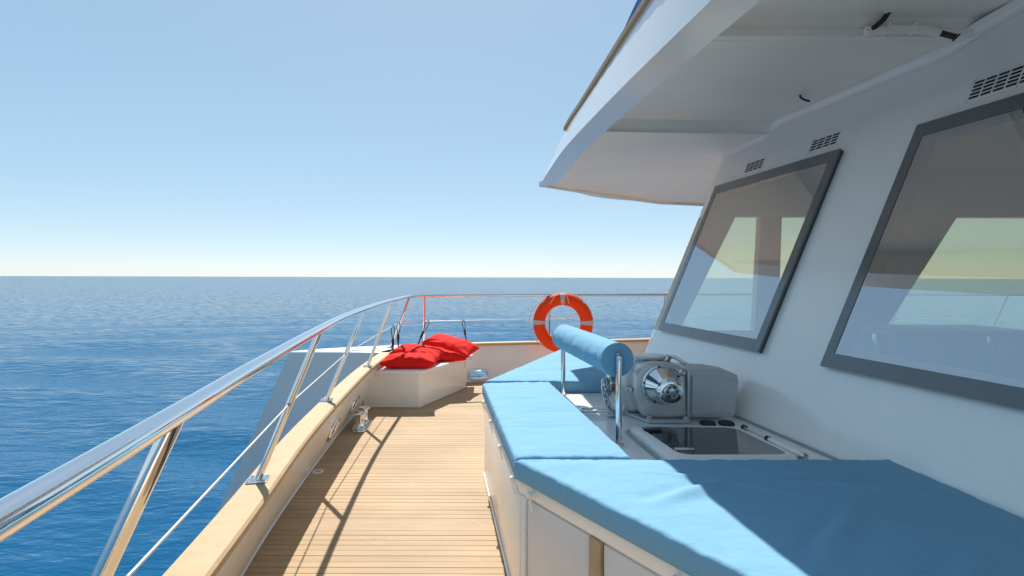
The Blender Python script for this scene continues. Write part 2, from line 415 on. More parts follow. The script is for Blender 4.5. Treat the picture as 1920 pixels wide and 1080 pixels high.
def wall_at(s, z):
    i = min(max(int(np.searchsorted(arc, s)) - 1, 0), len(arc)-2)
    t = (s-arc[i])/(arc[i+1]-arc[i]); return inner_pt(i, z).lerp(inner_pt(i+1, z), t)
cuts = sorted(set(arc)); spans = []
for c, (hw, hh) in zip(FL, FL_SIZE):
    s = min(np.linspace(0, arc[-1], 4000), key=lambda s: (wall_at(s, c.z)-c).length)
    spans.append((s-hw*1.35, s+hw*1.35, s, c.z, hw, hh))
cuts = [c for c in cuts if not any(a < c < b for a, b, *_ in spans)] + [x for a, b, *_ in spans for x in (a, b)]
cuts.sort()
def quad(pts): bm.faces.new([bm.verts.new(p) for p in pts])
for s0, s1 in zip(cuts[:-1], cuts[1:]):
    sp = [q for q in spans if abs(q[0]-s0) < 1e-6]
    if not sp:
        quad([wall_at(s0,0), wall_at(s1,0), wall_at(s1,ZT), wall_at(s0,ZT)])
    else:
        a, b, s, zc, hw, hh = sp[0]; N = 40; ell = []; rec = []
        for k in range(N):
            t = 2*math.pi*(k+.5)/N; cx, sz = math.cos(t), math.sin(t)
            ex = math.copysign(abs(cx)**.6, cx)*hw; ez = math.copysign(abs(sz)**.6, sz)*hh
            ell.append((s+ex, zc+ez))
            m_ = max(abs(cx), abs(sz)); u, v = cx/m_, sz/m_
            rec.append((s + u*(b-a)/2, (zc + v*(ZT-zc)) if v > 0 else zc + v*zc))
        for k in range(N):
            j = (k+1) % N
            quad([wall_at(*rec[k]), wall_at(*rec[j]), wall_at(*ell[j]), wall_at(*ell[k])])
        for k, cr in ((4,(b,ZT)),(14,(a,ZT)),(24,(a,0)),(34,(b,0))):
            quad([wall_at(*rec[k]), wall_at(*cr), wall_at(*rec[k+1])])
        nrm = (wall_at(s+.05,zc)-wall_at(s-.05,zc)).cross(Vector((0,0,1))).normalized()
        fl_frames.append((s, zc, hw, hh, nrm))
bmesh.ops.remove_doubles(bm, verts=bm.verts, dist=.0005)
from_bm('inner_wall', bm, WHITE, bul, angle=30)
# outer skin
bm = bmesh.new(); prev = None
hole_x = spans[2][2]
for p, nn in zip(capin, capn):
    row = [bm.verts.new((*(p+nn*(CAP_W-.025)).xy, ZT)), bm.verts.new((*(p+nn*(CAP_W+.13)).xy, 0.0)), bm.verts.new((*(p+nn*(CAP_W+.30)).xy, -.9))]
    if prev:
        mid = (p + prev[1])/2
        for k in range(2):
            if k == 0 and -.95 < mid.x < .15 and mid.y > 6.9: continue      # open behind the fairlead
            bm.faces.new((prev[0][k], row[k], row[k+1], prev[0][k+1]))
    prev = (row, p)
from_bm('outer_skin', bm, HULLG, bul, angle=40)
for s, zc, hw, hh, nrm in fl_frames:
    bm = bmesh.new(); N = 40; loop = []
    for k in range(N):
        t = 2*math.pi*(k+.5)/N; cx, sz = math.cos(t), math.sin(t)
        loop.append(wall_at(s + math.copysign(abs(cx)**.6, cx)*hw*1.0, zc + math.copysign(abs(sz)**.6, sz)*hh*1.0))
    ctr = sum(loop, Vector())/N; rr = []
    for q in loop:
        d = (q-ctr).normalized(); ring = []
        for ph in range(9):
            a_ = math.pi*2*ph/9
            ring.append(bm.verts.new(q + d*math.cos(a_)*.020 + nrm*(.004+math.sin(a_)*.016)))
        rr.append(ring)
    for k in range(N):
        for ph in range(9): bm.faces.new((rr[k][ph], rr[(k+1)%N][ph], rr[(k+1)%N][(ph+1)%9], rr[k][(ph+1)%9]))
    fl = from_bm('fairlead', bm, CHROME, bul, angle=60)
    bm = bmesh.new(); A = [bm.verts.new(q - nrm*.005) for q in loop]; B = [bm.verts.new(ctr + (q-ctr)*.97 - nrm*.10) for q in loop]
    for k in range(N): bm.faces.new((A[k], A[(k+1)%N], B[(k+1)%N], B[k]))
    from_bm('sleeve', bm, STEEL, fl, angle=60)
pb = thing('port_bulwark', 'white bulwark with teak cap behind the viewer', 'bulwark', (1,-1.75,0))
hexa('wall', [(-.85,-1.75,0),(7.5,-1.75,0),(7.5,-1.62,0),(-.75,-1.62,0),(-.60,-1.75,ZT),(7.5,-1.75,ZT),(7.5,-1.64,ZT),(-.55,-1.64,ZT)], WHITE, pb, .004)
hexa('cap_rail', [(-.60,-1.79,ZT),(7.5,-1.79,ZT),(7.5,-1.62,ZT),(-.55,-1.62,ZT),(-.60,-1.79,CAP_Z),(7.5,-1.79,CAP_Z),(7.5,-1.62,CAP_Z),(-.55,-1.62,CAP_Z)], TEAK, pb, .006)
# pale bead of sealant where the left wall meets the deck
bead = [wall_at(s, .004) - Vector((0,0,0)) for s in np.linspace(arc[3], arc[len(CAP_IN)-2], 40)]
tube('foot_bead', bead, .007, WHITE, bul, 8)

# ------------------------------------------------------------------ bow of the far hull
hb = thing('hull_bow', 'grey shaded plumb bow of the far hull jutting over the sea', 'hull', (-2.6,6.6,-1))
levels = [.485, .2, -.3, -1.0, -1.8, -2.7, -3.2]
bm = bmesh.new(); prev = None
NP = 26
def hull_section(z):
    tip = -2.66 - .45*(.485-z)
    yi = 6.38; L = -1.46 - tip; pts = []
    for k in range(NP):                          # outer side from the far end to the stem
        t = 1-(k/(NP-1))
        x = tip + L*t; yo = yi + .02 + 1.35*((L*t/3.6)**.62)*(1-.12*(.485-z))
        pts.append((x, yo, z))
    pts.append((tip, yi, z)); pts.append((tip+L*.5, yi, z)); pts.append((tip+L, yi, z)); return pts
for z in levels:
    row = [bm.verts.new(p) for p in hull_section(z)]
    if prev:
        for k in range(len(row)-1): bm.faces.new((prev[k], prev[k+1], row[k+1], row[k]))
    prev = row
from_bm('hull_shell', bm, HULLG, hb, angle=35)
top = [(p[0], p[1]) for p in hull_section(.485)]
prism('bow_deck', top, .480, .500, WHITE, hb, .006)
prism('deck_locker_lid', [(-2.0,6.46),(-1.72,6.46),(-1.68,6.72),(-1.9,6.7)], .501, .512, WHITE, hb, .004)

# ------------------------------------------------------------------ guard rail
RZ = 1.165
rail_pts = [(-.20,-1.2,RZ),(-.31,-.5,RZ),(-.398,0,RZ),(-.490,.505,RZ),(-.582,.965,RZ),(-.676,1.42,RZ),(-.857,2.37,RZ),(-1.02,3.36,RZ),(-1.175,4.8,RZ),(-1.232,5.8,RZ),(-1.245,6.42,RZ),(-1.19,6.62,RZ),(-1.0,6.74,RZ),(-.3,6.93,RZ),(.69,7.13,RZ),(2.2,7.45,RZ),(3.6,7.7,RZ),(5.5,7.85,RZ),(8.2,7.85,RZ)]
rail = thing('guard_rail', 'polished stainless guard rail with leaning posts on the bulwark cap', 'railing', (-1.2,4,CAP_Z))
rp = spline(rail_pts, 10)
tube('top_rail', rp, .0185, CHROME, rail, 24)
posts = [((-.82,.80),(-.567,.90)), ((-1.119,2.356),(-.862,2.40)), ((-1.345,3.88),(-1.098,3.97)), ((-1.447,5.36),(-1.212,5.37)), ((-1.545,6.80),(-1.242,6.46)),
         ((-1.16,7.0),(-1.10,6.70)), ((.53,7.55),(.50,7.09)), ((2.25,7.94),(2.14,7.44)), ((4.2,8.12),(4.2,7.76)), ((5.75,8.17),(5.75,7.855)), ((7.3,8.17),(7.3,7.855))]
mids = []
for (bx, by), (tx, ty) in posts:
    b = Vector((bx, by, CAP_Z+.004)); t = Vector((tx, ty, RZ-.004))
    st = tube('stanchion', [b, b.lerp(t, .5), t], .0152, CHROME, rail, 18)
    box('base_plate', (bx, by, CAP_Z+.005), (.085,.085,.008), CHROME, st, .002, rotz=.2)
    for sx in (-1,1):
        for sy in (-1,1):
            lathe('screw', [(0,.0035),(.004,.0025),(.006,0)], Matrix.Translation((bx+sx*.031-sy*.006, by+sy*.031+sx*.006, CAP_Z+.009)), STEEL, st, 10)
    mids.append(b.lerp(t, .5))
wire_pts = [Vector((-.66,-.9,.83))] + mids[:5]
tube('lifeline', wire_pts, .0036, WIRE, rail, 8)
tube('middle_rail', [mids[4], mids[5]], .009, CHROME, rail, 12)
tube('lifeline', [mids[5]] + mids[6:], .0032, WIRE, rail, 8)
for m_ in mids[1:4]:
    lathe('wire_eye', [(.006,-.021),(.009,-.019),(.009,.019),(.006,.021)], axis_mtx(m_, (-.25,1,0)), STEEL, rail, 14)
lathe('turnbuckle', [(.004,-.05),(.008,-.045),(.008,.045),(.004,.05)], axis_mtx(mids[5]+Vector((.1,.06,0)), mids[6]-mids[5]), CHROME, rail, 12)

# black bungee loops on the lifeline
def bungee(top, bot, label):
    t = thing('bungee_tie', label, 'bungee', bot, 'black bungee ties by the red pillows')
    top, bot = Vector(top), Vector(bot); d = (bot-top); sd = d.cross(Vector((0,1,0))).normalized()
    m_ = top + d*.42
    loop = [m_, top+d*.2+sd*.018, top+d*.05+sd*.014, top-d.normalized()*.008, top+d*.05-sd*.014, top+d*.2-sd*.018, m_]
    tube('loop', spline(loop, 5), .005, BLACK, t, 8)
    tube('knot', [m_-d*.06, m_, m_+d*.18, m_+d*.24], [.007,.016,.015,.007], BLACK, t, 10)
    tube('tail', spline([m_+d*.2, m_+d*.4+sd*.006, bot], 4), .009, BLACK, t, 8)
def on_wire(a, b, t): return a.lerp(b, t)
bungee(on_wire(mids[3],mids[4],.62), (-1.395,6.24,.45), 'short black bungee tie hanging from the lifeline, nearest the leaning rail posts')
bungee(on_wire(mids[3],mids[4],.93), (-1.40,6.55,.47), 'black bungee tie hanging straight down beside the corner rail post')
bungee(on_wire(mids[5],mids[6],.035), (-1.22,6.78,.50), 'black bungee tie slanting left below the upright corner post')
bungee(on_wire(mids[5],mids[6],.30), (-.61,7.15,.51), 'black bungee tie behind the topmost red pillow')

# ------------------------------------------------------------------ lifebuoy
lbc = Vector((.672, 7.045, EYE-.085*7.045))
lb = thing('lifebuoy', 'orange ring lifebuoy with grey bands hung on the far rail', 'lifebuoy', (lbc.x, lbc.y, lbc.z-.39))
LT = Matrix.Translation(lbc) @ Matrix.Rotation(R(-6), 4, 'Z') @ Matrix.Rotation(R(86), 4, 'X')
def torus_bm(R0, r0, a0, a1, n=64, k=20, mtx=LT, flat=.86):
    bm = bmesh.new(); full = abs(a1-a0-2*math.pi) < 1e-6; rings = []
    cnt = n if full else n+1
    for i in range(cnt):
        a = a0 + (a1-a0)*i/n
        rings.append([bm.verts.new(mtx @ Vector(((R0+r0*math.cos(2*math.pi*j/k))*math.cos(a), (R0+r0*math.cos(2*math.pi*j/k))*math.sin(a), flat*r0*math.sin(2*math.pi*j/k)))) for j in range(k)])
    for i in range(n):
        A, B = rings[i], rings[(i+1) % cnt]
        for j in range(k): bm.faces.new((A[j], A[(j+1)%k], B[(j+1)%k], B[j]))
    if not full: bm.faces.new(rings[0][::-1]); bm.faces.new(rings[-1])
    return bm
from_bm('ring', torus_bm(.312, .081, 0, 2*math.pi, 96, 28), ORANGE, lb, angle=60)
for c in range(4):
    a = c*math.pi/2; from_bm('reflective_band', torus_bm(.312, .0828, a-.085, a+.085, 8, 28), GREYB, lb, angle=60)
gp = []
for k in range(97):
    a = 2*math.pi*k/96 + math.pi/4; ph = (k % 24)/24
    rr = .394 + .05*math.sin(math.pi*ph)**.7*(1.1 if 24 <= k < 48 else .08)
    gp.append(LT @ Vector((rr*math.cos(a), rr*math.sin(a), .012*math.sin(3*a))))
tube('grab_rope', gp, .0055, ROPE, lb, 8)
tube('hanging_line', spline([LT @ Vector(p) for p in ((-.17,.245,.075),(-.09,.36,.085),(0,.385,.075),(.05,.36,.085),(.085,.25,.08))], 6), .004, ROPE, lb, 8)
tube('slack_line', spline([LT @ Vector(p) for p in ((-.19,.10,-.02),(-.08,.055,-.03),(.06,.06,-.03),(.19,.14,-.02))], 6), .004, ROPE, lb, 8)
for a in (45, 135, 225, 315):
    p = LT @ Vector((.375*math.cos(R(a)), .375*math.sin(R(a)), .03)); box('rope_cleat', p, (.045,.02,.018), ROPE, lb, .004)

# ------------------------------------------------------------------ corner locker seat and pillows
lock = thing('bow_locker', 'white boxed corner seat locker under the red pillows', 'locker', (-1.1,6.2,0))
prism('locker_body', [(-1.585,5.70),(-.985,5.70),(-.575,6.72),(-.60,7.03),(-1.0,6.9),(-1.56,6.5)], .0, .362, WHITE, lock, .012, 3)
prism('locker_lid', [(-1.50,5.655),(-.955,5.655),(-.50,6.70),(-.52,7.10),(-1.0,6.93),(-1.46,6.42)], .362, .405, WHITE, lock, .010, 3)
box('lid_hinge', (-.93,5.95,.40), (.03,.05,.012), STEEL, lock, .003, rotz=.3)

def pillow(label, c, size, thick, rotz, tilt=(0,0), seed=0, name='pillow'):
    n = 34; bm = bmesh.new(); top = {}; bot = {}
    mtx = Matrix.Translation(c) @ Matrix.Rotation(rotz, 4, 'Z') @ Matrix.Rotation(tilt[0], 4, 'X') @ Matrix.Rotation(tilt[1], 4, 'Y')
    for i in range(n+1):
        for j in range(n+1):
            u, v = i/n*2-1, j/n*2-1
            # concave sides, pointed corners
            sx = u*(1-.085*(1-v*v)*abs(u)**2) ; sy = v*(1-.085*(1-u*u)*abs(v)**2)
            e = max(0,(1-u**2))*max(0,(1-v**2)); h = e**.36
            nz = noise.noise(Vector((u*1.6+seed*7, v*1.6, seed)))*.22 + noise.noise(Vector((u*4+seed*3, v*4, seed+5)))*.09
            rad_ = math.hypot(u, v); cr = .055*math.sin(math.atan2(v,u)*13 + seed*2 + 3*noise.noise(Vector((u*2,v*2,seed))))*max(0, rad_-.45)*(e**.25)
            p = Vector((sx*size[0]/2, sy*size[1]/2, 0))
            zt = thick*.53*h*(1+nz)+thick*cr*2; zb = -thick*.47*h*(1+nz*.3)
            # soft pillows settle flat on what carries them
            zb = max(zb, -thick*.42)
            if i in (0,n) or j in (0,n):
                q = bm.verts.new(mtx @ p); top[i,j] = q; bot[i,j] = q
            else:
                top[i,j] = bm.verts.new(mtx @ (p+Vector((0,0,zt)))); bot[i,j] = bm.verts.new(mtx @ (p+Vector((0,0,zb))))
    for i in range(n):
        for j in range(n):
            bm.faces.new((top[i,j], top[i+1,j], top[i+1,j+1], top[i,j+1]))
            bm.faces.new((bot[i,j], bot[i,j+1], bot[i+1,j+1], bot[i+1,j]))
    o = from_bm(name, bm, RED, None, angle=80)
    return tag(o, label, 'pillow', 'red scatter pillows on the corner locker')
pillow('plump red pillow in front, lying on the near edge of the white locker', (-1.125,5.92,.466), (.60,.42), .175, R(2), (R(-2),0), 1)
pillow('red pillow leaning over the locker just behind the front pillow', (-1.085,6.30,.505), (.60,.44), .165, R(-12), (R(4),R(6)), 2)
pillow('mostly hidden flat red pillow squeezed under the two rear pillows', (-.83,6.44,.465), (.50,.46), .13, R(16), (R(2),R(6)), 3)
pillow('topmost red pillow at the back right, tilted down towards the right', (-.755,6.66,.545), (.62,.46), .175, R(-14), (R(6),R(15)), 4)

# ------------------------------------------------------------------ bollard and drain on the deck
bol = thing('mooring_bollard', 'polished steel twin post mooring bollard on the deck by the bulwark', 'bollard', (-1.40,5.0,0))
bpoly = []
for k in range(28):
    t = 2*math.pi*k/28; bpoly.append((.075*math.copysign(abs(math.cos(t))**.6, math.cos(t)), .22*math.copysign(abs(math.sin(t))**.6, math.sin(t))))
prism('base_plate', bpoly, .001, .016, CHROME, bol, .004, mtx=Matrix.Translation((-1.40,5.0,0)) @ Matrix.Rotation(R(6),4,'Z'))
for yy in (4.90, 5.12):
    px_ = -1.402 - (yy-5)*.1
    pst = lathe('post', [(.05,.016),(.040,.03),(.036,.06),(.036,.125),(.040,.135)], Matrix.Translation((px_,yy,0)), CHROME, bol, 28)
    lathe('post_cap', [(.040,.135),(.054,.137),(.056,.145),(.050,.155),(.03,.162),(0,.163)], Matrix.Translation((px_,yy,0)), CHROME, pst, 28)
dr = thing('deck_drain', 'small round steel scupper drain in the deck by the bulwark foot', 'drain', (-1.39,3.83,0))
lathe('rim', [(.028,.004),(.034,.006),(.040,.005),(.043,.001)], Matrix.Translation((-1.39,3.83,0)), CHROME, dr, 28)
lathe('bowl', [(0,.0015),(.030,.0015),(.0301,.004)], Matrix.Translation((-1.39,3.83,0)), DARK, dr, 24)
for k in range(-3,4): box('bar', (-1.39+k*.008,3.83,.004), (.004,.056*math.sqrt(1-(k/4)**2),.003), CHROME, dr, .0008)

# ------------------------------------------------------------------ sun pad base (cabinet in the middle of the deck)
spb = thing('sunpad_base', 'white cabinet base carrying the blue sun pads and the windlass', 'cabinet', (.6,3,0))
P1, P2, P3 = Vector((.035,2.205,0)), Vector((-.19,3.775,0)), Vector((.51,5.5,0))
P0 = Vector((1.02,.75,0))
foot = [(1.75,.45),(1.2,.45),(P0.x,P0.y),(P1.x,P1.y),(P2.x,P2.y),(P3.x,P3.y),(1.1,5.62),(1.9,5.62)]
def inset(poly, d):
    n = len(poly); out = []
    for i in range(n):
        p = Vector(poly[i]); a = Vector(poly[i-1]); b = Vector(poly[(i+1)%n])
        e1 = (p-a).normalized(); e2 = (b-p).normalized()
        n1 = Vector((e1.y,-e1.x)); n2 = Vector((e2.y,-e2.x)); m_ = (n1+n2).normalized(); out.append(tuple(p + m_*(d/max(.3, m_.dot(n1)))))
    return out
prism('cabinet_body', inset(foot, .02), .0, .51, WHITE, spb, .006)
prism('top_tray', foot, .505, .566, WHITE, spb, .008, 3)
# left side panel, slightly proud
def face_panel(name, a, b, z0, z1, o0, o1, material, bevel=.004):
    d = (b-a).normalized(); nn = Vector((-d.y, d.x, 0))
    if nn.x > 0 and abs(nn.x) > abs(nn.y): nn = -nn
    if nn.y > 0 and abs(nn.y) >= abs(nn.x): nn = -nn
    pts = []
    for z in (z0, z1):
        pts += [a+nn*o0, b+nn*o0, b+nn*o1, a+nn*o1]
        for q in range(4): pts[-4+q] = Vector((pts[-4+q].x, pts[-4+q].y, z))
    return hexa(name, pts, material, spb, bevel), nn
dL = (P2-P1)
_, nL = face_panel('side_panel', P1+dL*.0, P2, .012, .498, -.019, .002, WHITE)
face_panel('base_bead', P1, P2, .001, .022, .0025, .012, WHITE, .003)
dN = (P0-P1)
_, nN = face_panel('corner_post', P1+dN*.005, P1+dN*.022, .003, .503, -.018, .001, WHITE)
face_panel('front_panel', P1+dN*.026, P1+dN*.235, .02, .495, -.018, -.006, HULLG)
face_panel('wooden_strip', P1+dN*.240, P1+dN*.272, .003, .503, -.017, .004, TEAK)
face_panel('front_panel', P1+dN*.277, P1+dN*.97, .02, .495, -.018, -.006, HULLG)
# canvas toggles with little straps
def toggle(p, nn):
    p = Vector(p); t = lathe('toggle', [(.015,0),(.015,.005),(.008,.009),(.008,.014),(.015,.018),(.013,.030),(0,.032)], axis_mtx(p, nn), WHITE, spb, 14)
    tube('strap', [p+nn*.014, p+nn*.018+Vector((0,0,-.025)), p+nn*.010+Vector((.002,.002,-.065))], .005, WHITE, t, 6)
for f in (.05, .32, .62, .93): toggle(P1+dL*f+Vector((0,0,.537)), nL)
for f in (.055, .46, .8): toggle(P1+dN*f+Vector((0,0,.537)), nN)

# ------------------------------------------------------------------ blue sun pads
def cushion(label, q, z0, z1, r=.015, nu=90, nv=90, seed=0, wr=.004, group='blue sun pads', creases=()):
    P = [Vector((*p,0)) for p in q]
    Lu = ((P[1]-P[0]).length + (P[2]-P[3]).length)/2; Lv = ((P[3]-P[0]).length + (P[2]-P[1]).length)/2
    def axis(n, L):
        e = [0,.12,.3,.55,.8,1.0]; a = [r*x/L for x in e]; mid = list(np.linspace(r/L, 1-r/L, n))[1:-1]
        return a + mid + [1-x for x in a[::-1]]
    us, vs_ = axis(nu, Lu), axis(nv, Lv)
    bm = bmesh.new(); g = {}
    def pos(u, v): return (P[0]*(1-u)+P[1]*u)*(1-v) + (P[3]*(1-u)+P[2]*u)*v
    def f(d): d = min(d, r); return r - math.sqrt(max(0, r*r-(r-d)**2))
    for i, u in enumerate(us):
        for j, v in enumerate(vs_):
            p = pos(u, v)
            dr_ = min(r, f(min(u,1-u)*Lu) + f(min(v,1-v)*Lv))
            inner = min(1, min(u,1-u)*Lu/.09)*min(1, min(v,1-v)*Lv/.09)
            w = noise.noise(Vector((p.x*3.1+seed, p.y*5.5, seed)))*wr*1.6 + noise.noise(Vector((p.x*9, p.y*14+seed, 3)))*wr*.45
            for (cx, cy, dx, dy, wd, hgt, ln) in creases:
                tx, ty = p.x-cx, p.y-cy; al = tx*dx+ty*dy; ac = -tx*dy+ty*dx + .02*math.sin(al*7)
                w += 1.35*hgt*(math.exp(-(ac/wd)**2) - .5*math.exp(-((ac-wd*1.6)/wd)**2))*max(0, 1-(al/ln)**2)
            edge = (1-inner)*(noise.noise(Vector((p.x*16+seed, p.y*16, 9)))*.005 + noise.noise(Vector((p.x*45+seed, p.y*45, 9)))*.003)
            g[i,j] = bm.verts.new((p.x, p.y, z1 - dr_ + w*inner + edge + .006*inner))
    for i in range(len(us)-1):
        for j in range(len(vs_)-1): bm.faces.new((g[i,j], g[i+1,j], g[i+1,j+1], g[i,j+1]))
    nu_, nv_ = len(us)-1, len(vs_)-1
    loop = [(i,0) for i in range(nu_)] + [(nu_,j) for j in range(nv_)] + [(i,nv_) for i in range(nu_,0,-1)] + [(0,j) for j in range(nv_,0,-1)]
    ctr = sum(P, Vector())/4; rows = [[g[k] for k in loop]]
    N = len(loop)
    for zf, off in ((.55,.004),(.25,.003),(.04,0),(0,-.012)):
        row = []
        for k in loop:
            b = g[k].co; a_ = Vector((b.x, b.y, 0)); o = (a_-ctr).normalized()
            rip = noise.noise(Vector((b.x*13+seed, b.y*13, zf*1.2)))*.006 + noise.noise(Vector((b.x*38+seed, b.y*38, zf*.6)))*.0045
            row.append(bm.verts.new((*(a_ + o*(off+rip*(zf > .1))).xy, z0 + (z1-r-z0)*zf)))
        rows.append(row)
    for a, b in zip(rows[:-1], rows[1:]):
        for k in range(N): bm.faces.new((a[k], b[k], b[(k+1)%N], a[(k+1)%N]))
    bm.faces.new(rows[-1])
    o = from_bm('sun_pad', bm, BLUE, None, angle=75)
    return tag(o, label, 'cushion', group)
ZP0, ZP1 = .567, .650
cushion('long blue sun pad along the side deck, left of the bolster', [(.012,2.225),(.505,2.235),(.272,3.845),(-.208,3.785)], ZP0, ZP1, seed=1, nu=60, nv=110,
        creases=((.2,3.0,.95,.25,.015,.004,.22),(.05,3.3,.98,.1,.012,.004,.2),(.15,2.7,.98,.2,.018,.004,.25)))
cushion('far blue sun pad beyond the windlass with a step shaped shadow', [(-.190,3.865),(1.12,3.865),(1.05,5.55),(.50,5.55)], ZP0, ZP1, seed=2, nu=70, nv=80,
        creases=((.3,4.3,.95,-.2,.02,.005,.3),(.5,4.8,.95,-.25,.02,.005,.3)))
cushion('large near blue sun pad half in the shade of the roof', [(.012,2.205),(1.575,2.215),(1.70,.48),(1.18,.48)], ZP0, ZP1, seed=3, nu=150, nv=110, wr=.005,
        creases=((.75,1.95,.95,-.28,.018,.010,.30),(.62,1.85,.8,.6,.03,.012,.22),(1.05,2.05,.97,.05,.02,.009,.35),(.95,1.55,.6,.8,.03,.010,.25),(1.3,1.9,.98,-.15,.025,.008,.3),(1.1,1.3,.7,.7,.03,.009,.3)))

# ------------------------------------------------------------------ bolster on its posts
ba, bb = Vector((.532,2.685,.985)), Vector((.366,3.74,.985))
bd = (bb-ba).normalized()
bst = thing('bolster_stand', 'pair of upright stainless posts holding the blue bolster', 'stand', (.45,3.2,.567))
for p, s in ((ba,-1),(bb,1)):
    base = Vector((p.x, p.y, .567)) + bd*s*.022
    tube('post', spline([base, base+Vector((0,0,.2)), Vector((base.x,base.y,.985)), Vector((base.x,base.y,1.004)) - bd*s*.004, Vector((base.x,base.y,1.012)) - bd*s*.02], 5), .0155, CHROME, bst, 18)
    lathe('foot_ring', [(.017,0),(.026,.001),(.026,.005),(.017,.009)], Matrix.Translation((base.x,base.y,.566)), CHROME, bst, 20)
bm = bmesh.new(); L = (bb-ba).length; rings = []; N = 56
mt = axis_mtx(ba, bd); prof = []
for k in range(14): t = k/13; prof.append((.082*t, 0))
prof += [(.0865,.002),(.0875,.006),(.0845,.010),(.0855,.02)] + [(.0862,.02+(L-.04)*k/60) for k in range(1,60)] + [(.0855,L-.02),(.0845,L-.01),(.0875,L-.006),(.0865,L-.002)]
for k in range(14): t = 1-k/13; prof.append((.082*t, L))
for r_, h in prof:
    ring = []
    for k in range(N):
        a = 2*math.pi*k/N
        w = (noise.noise(Vector((math.cos(a)*2.2, math.sin(a)*2.2, h*22)))*.0022 + noise.noise(Vector((math.cos(a)*5, math.sin(a)*5, h*9)))*.0012) if .01 < h < L-.01 else noise.noise(Vector((math.cos(a)*4, math.sin(a)*4, h)))*.001
        rr = max(0.0005, r_ + w*(r_/.08)); ring.append(bm.verts.new(mt @ Vector((rr*math.cos(a), rr*math.sin(a), h))))
    rings.append(ring)
for a, b in zip(rings[:-1], rings[1:]):
    for k in range(N): bm.faces.new((a[k], a[(k+1)%N], b[(k+1)%N], b[k]))
bm.faces.new(rings[0][::-1]); bm.faces.new(rings[-1])
tag(from_bm('bolster_cushion', bm, BLUE, None, angle=70), 'round blue bolster cushion held between two steel posts', 'bolster')

# ------------------------------------------------------------------ windlass
wz = .567
wd = thing('anchor_windlass', 'grey cast anchor windlass with polished drum beside the sloping wall', 'windlass', (.95,3.2,wz))
prism('base_plate', [(.775,3.045),(1.02,3.045),(1.03,3.45),(.74,3.45),(.675,3.26)], wz, wz+.018, CAST, wd, .006, 3)
for q in ((.79,3.06),(1.0,3.06),(.70,3.25),(.77,3.43)):
    lathe('bolt', [(.020,0),(.020,.010),(.013,.012),(.013,.021),(0,.023)], Matrix.Translation((q[0],q[1],wz+.017)), CAST, wd, 12)
out = [(.754,.600),(.735,.66),(.720,.72),(.711,.784),(.714,.83),(.735,.872),(.775,.899),(.83,.91),(.903,.903),(.96,.890),(1.000,.878),(1.012,.84),(1.016,.70),(1.019,.586),(.785,.586)]
XZ = Matrix(((1,0,0,0),(0,0,1,0),(0,1,0,0),(0,0,0,1)))       # (x, z, depth) -> (x, depth, z)
prism('housing', out, 3.085, 3.36, CAST, wd, .022, 4, mtx=XZ, angle=40)
out2 = [(.70,.587),(.69,.62),(.672,.70),(.664,.78),(.675,.84),(.72,.885),(.80,.905),(.9,.9),(.98,.87),(.98,.587)]
prism('rear_housing', out2, 3.20, 3.47, CAST, wd, .03, 4, mtx=XZ, angle=40)
lathe('port_boss', [(.016,-.01),(.018,.012),(.012,.014),(.010,.004),(0,.004)], axis_mtx((.700,3.16,.735), (-.6,-1,0)), CAST, wd, 18)
lathe('capstan_top', [(.082,.0),(.085,.020),(.098,.026),(.100,.034),(.096,.040),(.06,.043),(0,.044)], Matrix.Translation((.845,3.27,.885)), CAST, wd, 40)
fy = 3.083; dc = Vector((.868, fy, .782))
mW = axis_mtx(dc, (0,-1,0))
lathe('drum_flange', [(.0,.0),(.112,.0),(.118,.004),(.118,.014),(.108,.017),(.100,.012),(.098,.02)], mW, STEEL, wd, 48)
drum = lathe('warping_drum', [(.098,.014),(.101,.022),(.097,.028),(.085,.05),(.066,.080),(.057,.105),(.055,.125),(.058,.14),(.066,.155),(.072,.166),(.072,.174),(.066,.180),(.042,.183)], mW, CHROME, wd, 56, 50)
lathe('hub', [(.042,.181),(.040,.196),(.034,.200),(.030,.196),(.022,.196),(.020,.202),(.010,.203),(.010,.208),(0,.209)], mW, STEEL, drum, 32)
for k in range(6):
    a = k*math.pi/3; lathe('hub_bolt', [(.0045,0),(.0045,.004),(0,.0045)], axis_mtx(dc+Vector((.026*math.cos(a), -.196, .026*math.sin(a))), (0,-1,0)), DARK, drum, 8)
for k in range(5):
    a = k*2*math.pi/5+.5; lathe('flange_bolt', [(.006,0),(.006,.005),(0,.006)], axis_mtx(dc+Vector((.109*math.cos(a), -.015, .109*math.sin(a))), (0,-1,0)), BLACK, wd, 10)
lathe('filler_plug', [(.019,0),(.019,.006),(.012,.008),(.012,.004),(0,.004)], axis_mtx((.985,3.085,.853), (0,-1,0)), STEEL, wd, 18)
mot = [(1.026,.590),(1.030,.868),(1.20,.858),(1.312,.838),(1.322,.80),(1.300,.60),(1.285,.588)]
mb = prism('motor_box', mot, 3.10, 3.36, MOTOR, wd, .018, 4, mtx=XZ, angle=40)
prism('motor_front_cover', [(1.042,.602),(1.044,.836),(1.19,.830),(1.296,.812),(1.302,.79),(1.285,.612)], 3.086, 3.11, MOTOR, mb, .010, 3, mtx=XZ, angle=40)
box('joint_flange', (1.0215,3.22,.725), (.012,.285,.285), CAST, wd, .004)
lev = tube('clutch_lever', [(.935,3.22,.935),(.975,3.17,.925),(1.018,3.12,.897)], [.008,.012,.010], CHROME, wd, 12)
tube('lever_root', [(.945,3.23,.89),(.955,3.205,.93)], .010, CAST, wd, 10)
